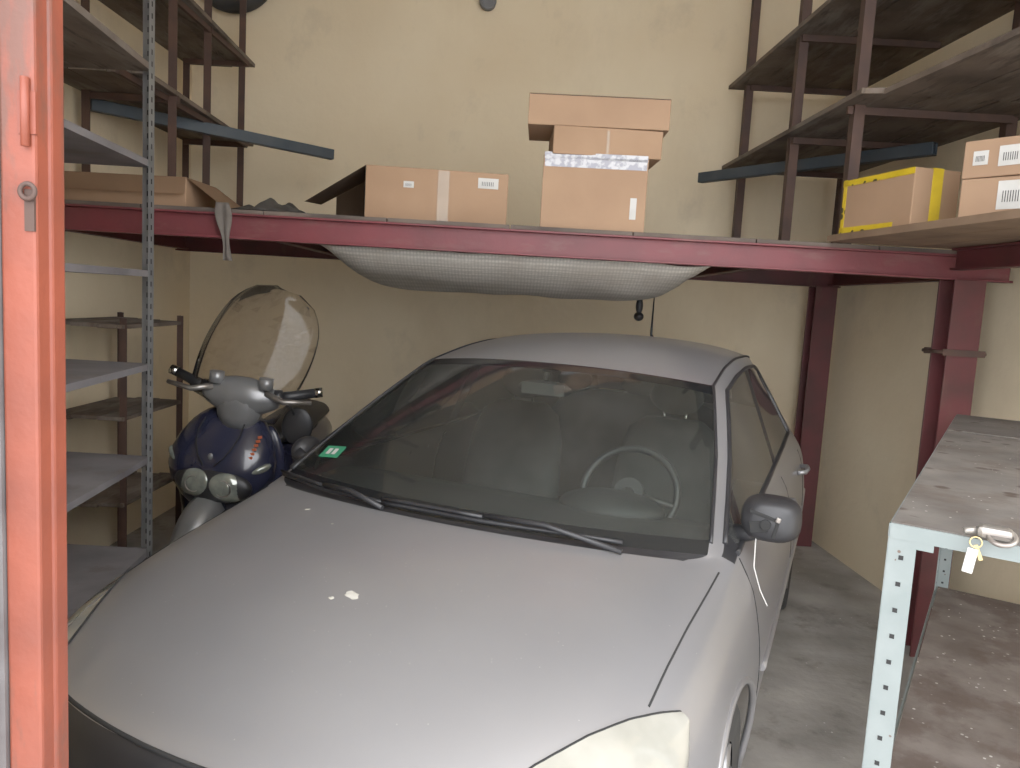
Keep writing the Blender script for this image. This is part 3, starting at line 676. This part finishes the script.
# ---------------------------------------------------------------- scooter
sc=empty('scooter',(-1.60,3.98,0)); sc.rotation_euler=(0,math.radians(6),math.radians(-6))
secs=[]
for z,w,d_,cy in((.40,.05,.04,.06),(.44,.13,.085,.05),(.50,.205,.12,.045),(.58,.265,.15,.04),(.66,.293,.16,.042),(.74,.290,.158,.052),(.82,.262,.140,.075),(.88,.228,.115,.095),(.93,.188,.09,.11),(.965,.145,.07,.12),(.99,.09,.045,.13)):
    secs.append(sell(w,d_,cy,z,36,2.1))
loft('front_fairing',secs,M['navy'],sc)
ell('headlamp_bezel',(.02,-.078,.612),(.215,.060,.096),M['blackpl'],sc)
for s in(-1,1):
    ell('headlamp_%d'%(s+1),(.02+s*.092,-.098,.612),(.104,.042,.076),M['clear'],sc,rot=(0,s*.18,s*.25))
    bm=bmesh.new(); addtorus(bm,(.02+s*.082,-.137,.611),.042,.003,Matrix.Rotation(math.pi/2,3,'X')); finish('headlamp_ring_%d'%(s+1),bm,M['steel'],sc,smooth=True)
    ell('bulb_reflector_%d'%(s+1),(.02+s*.082,-.134,.611),(.036,.008,.036),M['clear'],sc)
    ell('turn_signal_%d'%(s+1),(s*.235,-.024,.715),(.066,.028,.024),M['clear'],sc,rot=(0,-s*.45,s*.6))
    loft('leg_shield_%d'%(s+1),[[(s*.16,.13,z),(s*(.16+w),.12,z),(s*(.16+w+.02),.16,z),(s*.17,.20,z)] for z,w in((.30,.06),(.40,.10),(.55,.14),(.72,.16),(.85,.11),(.93,.04))],M['navy'],sc,sub=1)
    # panel groove on fairing
    tube('fairing_groove_%d'%(s+1),[(s*.03,-.118,.715),(s*.07,-.108,.76),(s*.10,-.078,.82),(s*.115,-.035,.88),(s*.11,.015,.935)],.004,M['hole'],sc,6)
secs=[]
for k in range(11):
    a=math.radians(15+14*k)
    secs.append([(x,-.02+(.275+dz)*math.cos(math.pi-a),.25+(.275+dz)*math.sin(a)) for x,dz in((-.085,-.05),(-.075,0),(-.04,.022),(0,.028),(.04,.022),(.075,0),(.085,-.05))])
loft('front_fender',secs,M['scsilver'],sc,closed=False,cap=False)
def wheel(nm,y,R,r):
    bm=bmesh.new(); Rm=Matrix.Rotation(math.pi/2,3,'Y'); addtorus(bm,(0,y,R+r),R,r,Rm,48,12); finish(nm+'_tyre',bm,M['rubber'],sc)
    bm=bmesh.new(); addtorus(bm,(0,y,R+r),R-.03,.018,Rm,40,8); addtube(bm,[(-.05,y,R+r),(.05,y,R+r)],.04,16)
    for k in range(5):
        a=2*math.pi*k/5; addtube(bm,[(0,y+.03*math.cos(a),R+r+.03*math.sin(a)),(0,y+(R-.03)*math.cos(a),R+r+(R-.03)*math.sin(a))],.016,8)
    bmesh.ops.recalc_face_normals(bm,faces=bm.faces); finish(nm+'_rim',bm,M['scsilver'],sc)
wheel('front_wheel',-.02,.195,.055); wheel('rear_wheel',1.28,.185,.065)
for s in(-1,1):
    tube('fork_%d'%(s+1),[(s*.10,-.02,.25),(s*.10,.03,.45),(s*.08,.07,.62)],.022,M['scsilver'],sc)
    loft('fork_cover_%d'%(s+1),[sell(.026,.06,-.01+.08*t,.22+.28*t,12,2,s*.118) for t in(0,.3,.7,1)],M['scsilver'],sc)
loft('footboard',[[(x*w,y,z) for x,z in((-1,.27),(-1,.33),(-.4,.36),(.4,.36),(1,.33),(1,.27))] for y,w in((.12,.19),(.3,.2),(.55,.2),(.62,.17))],M['blackpl'],sc)
loft('tail_body',[[(w*math.cos(a),y,zc+h*math.sin(a)) for a in[2*math.pi*k/20 for k in range(20)]] for y,w,h,zc in((.55,.12,.14,.48),(.65,.19,.20,.52),(.95,.21,.20,.56),(1.2,.19,.17,.60),(1.42,.13,.11,.66),(1.52,.06,.05,.70))],M['navy'],sc)
loft('seat',[[(w*math.cos(a),y,zc+h*math.sin(a)) for a in[2*math.pi*k/16 for k in range(16)]] for y,w,h,zc in((.55,.08,.03,.74),(.62,.14,.055,.76),(.85,.17,.06,.76),(1.05,.15,.06,.80),(1.3,.13,.055,.83),(1.42,.07,.03,.83))],M['blackpl'],sc)
tube('exhaust',[(.17,.9,.28),(.20,1.2,.30),(.20,1.5,.36)],[.03,.055,.05],M['scsilver'],sc)
hb=empty('steering_group',(.05,.07,1.04),math.radians(8)); hb.parent=sc
loft('bar_cover',[[(x,.0+.075*h*math.cos(a)*1.2,.03+.105*h*math.sin(a)) for a in[2*math.pi*k/16 for k in range(16)]] for x,h in((-.20,.35),(-.17,.55),(-.10,.9),(-.04,1.0),(.04,1.0),(.10,.9),(.17,.55),(.20,.35))],M['scsilver'],hb)
loft('column_cover',[sell(w,d_,0,z,16,2.3) for z,w,d_ in((-.14,.08,.07),(-.08,.115,.085),(0,.13,.09),(.06,.11,.085))],M['scsilver'],hb)
for s in(-1,1):
    tube('grip_%d'%(s+1),[(s*.19,.01,.05),(s*.25,.03,.06),(s*.37,.06,.095)],[.028,.029,.025],M['blackpl'],hb,14)
    tube('bar_end_%d'%(s+1),[(s*.37,.06,.095),(s*.41,.066,.105)],.027,M['chrome'],hb,14)
    tube('brake_lever_%d'%(s+1),[(s*.14,-.05,.07),(s*.24,-.085,.045),(s*.38,-.04,.055)],[.018,.015,.012],M['steel'],hb)
    tube('switchgear_%d'%(s+1),[(s*.165,.0,.05),(s*.21,.015,.053)],.038,M['blackpl'],hb,14)
    tube('brake_reservoir_%d'%(s+1),[(s*.13,-.04,.09),(s*.13,-.04,.15)],.038,M['scsilver'],hb,14)
tube('mirror_stalk',[(.17,.0,.06),(.26,.03,.0),(.30,.05,-.08)],.006,M['blackpl'],hb)
ell('round_mirror',(.30,.05,-.10),(.085,.02,.105),M['blackpl'],hb)
bm=bmesh.new(); g=[]
for i in range(17):
    t=i/16; z=-.04+.68*t; w=.245+.045*math.sin(math.pi*min(1,t*1.15))
    if t>.6: w*=math.sqrt(max(.02,1-((t-.6)/.41)**3.4))
    g.append([bm.verts.new((w*(k/6-1),-.06+.20*t+.07*(k/6-1)**2,z)) for k in range(13)])
for i in range(16):
    for k in range(12): bm.faces.new((g[i][k],g[i][k+1],g[i+1][k+1],g[i+1][k]))
bmesh.ops.solidify(bm,geom=bm.faces,thickness=.003)
finish('wind_screen',bm,M['scrglass'],hb,smooth=True,loc=(-.04,0,0),rot=(0,math.radians(15),0))
for s in(-1,1): tube('screen_bracket_%d'%(s+1),[(s*.09,-.02,.02),(s*.12,-.04,.12)],.007,M['blackpl'],hb)
bm=bmesh.new()
for k in range(6):
    addbox(bm,(.190+.003*k,-.048+.011*k,.775+.021*k),(.020,.010,.013),Matrix.Rotation(-.3,3,'Y'))
finish('side_decal',bm,M['orange'],sc)
ell('front_badge',(0,-.104,.76),(.014,.008,.018),M['scsilver'],sc)
tube('side_stand',[(.12,.6,.3),(.26,.58,.0)],.012,M['blackpl'],sc)

# ---------------------------------------------------------------- lighting
w=bpy.data.worlds.new('overcast'); S.world=w; w.use_nodes=True; nt=w.node_tree; bg=nt.nodes['Background']
tc=nt.nodes.new('ShaderNodeTexCoord'); sp=nt.nodes.new('ShaderNodeSeparateXYZ'); rp=nt.nodes.new('ShaderNodeValToRGB')
nt.links.new(tc.outputs['Generated'],sp.inputs[0]); nt.links.new(sp.outputs['Z'],rp.inputs['Fac'])
rp.color_ramp.elements[0].color=(.74,.75,.78,1); rp.color_ramp.elements[1].color=(.98,.99,1.02,1); rp.color_ramp.elements[1].position=.5
nt.links.new(rp.outputs['Color'],bg.inputs['Color']); bg.inputs['Strength'].default_value=5.3
S.view_settings.view_transform='Standard'; S.view_settings.exposure=.25; S.view_settings.gamma=1.17
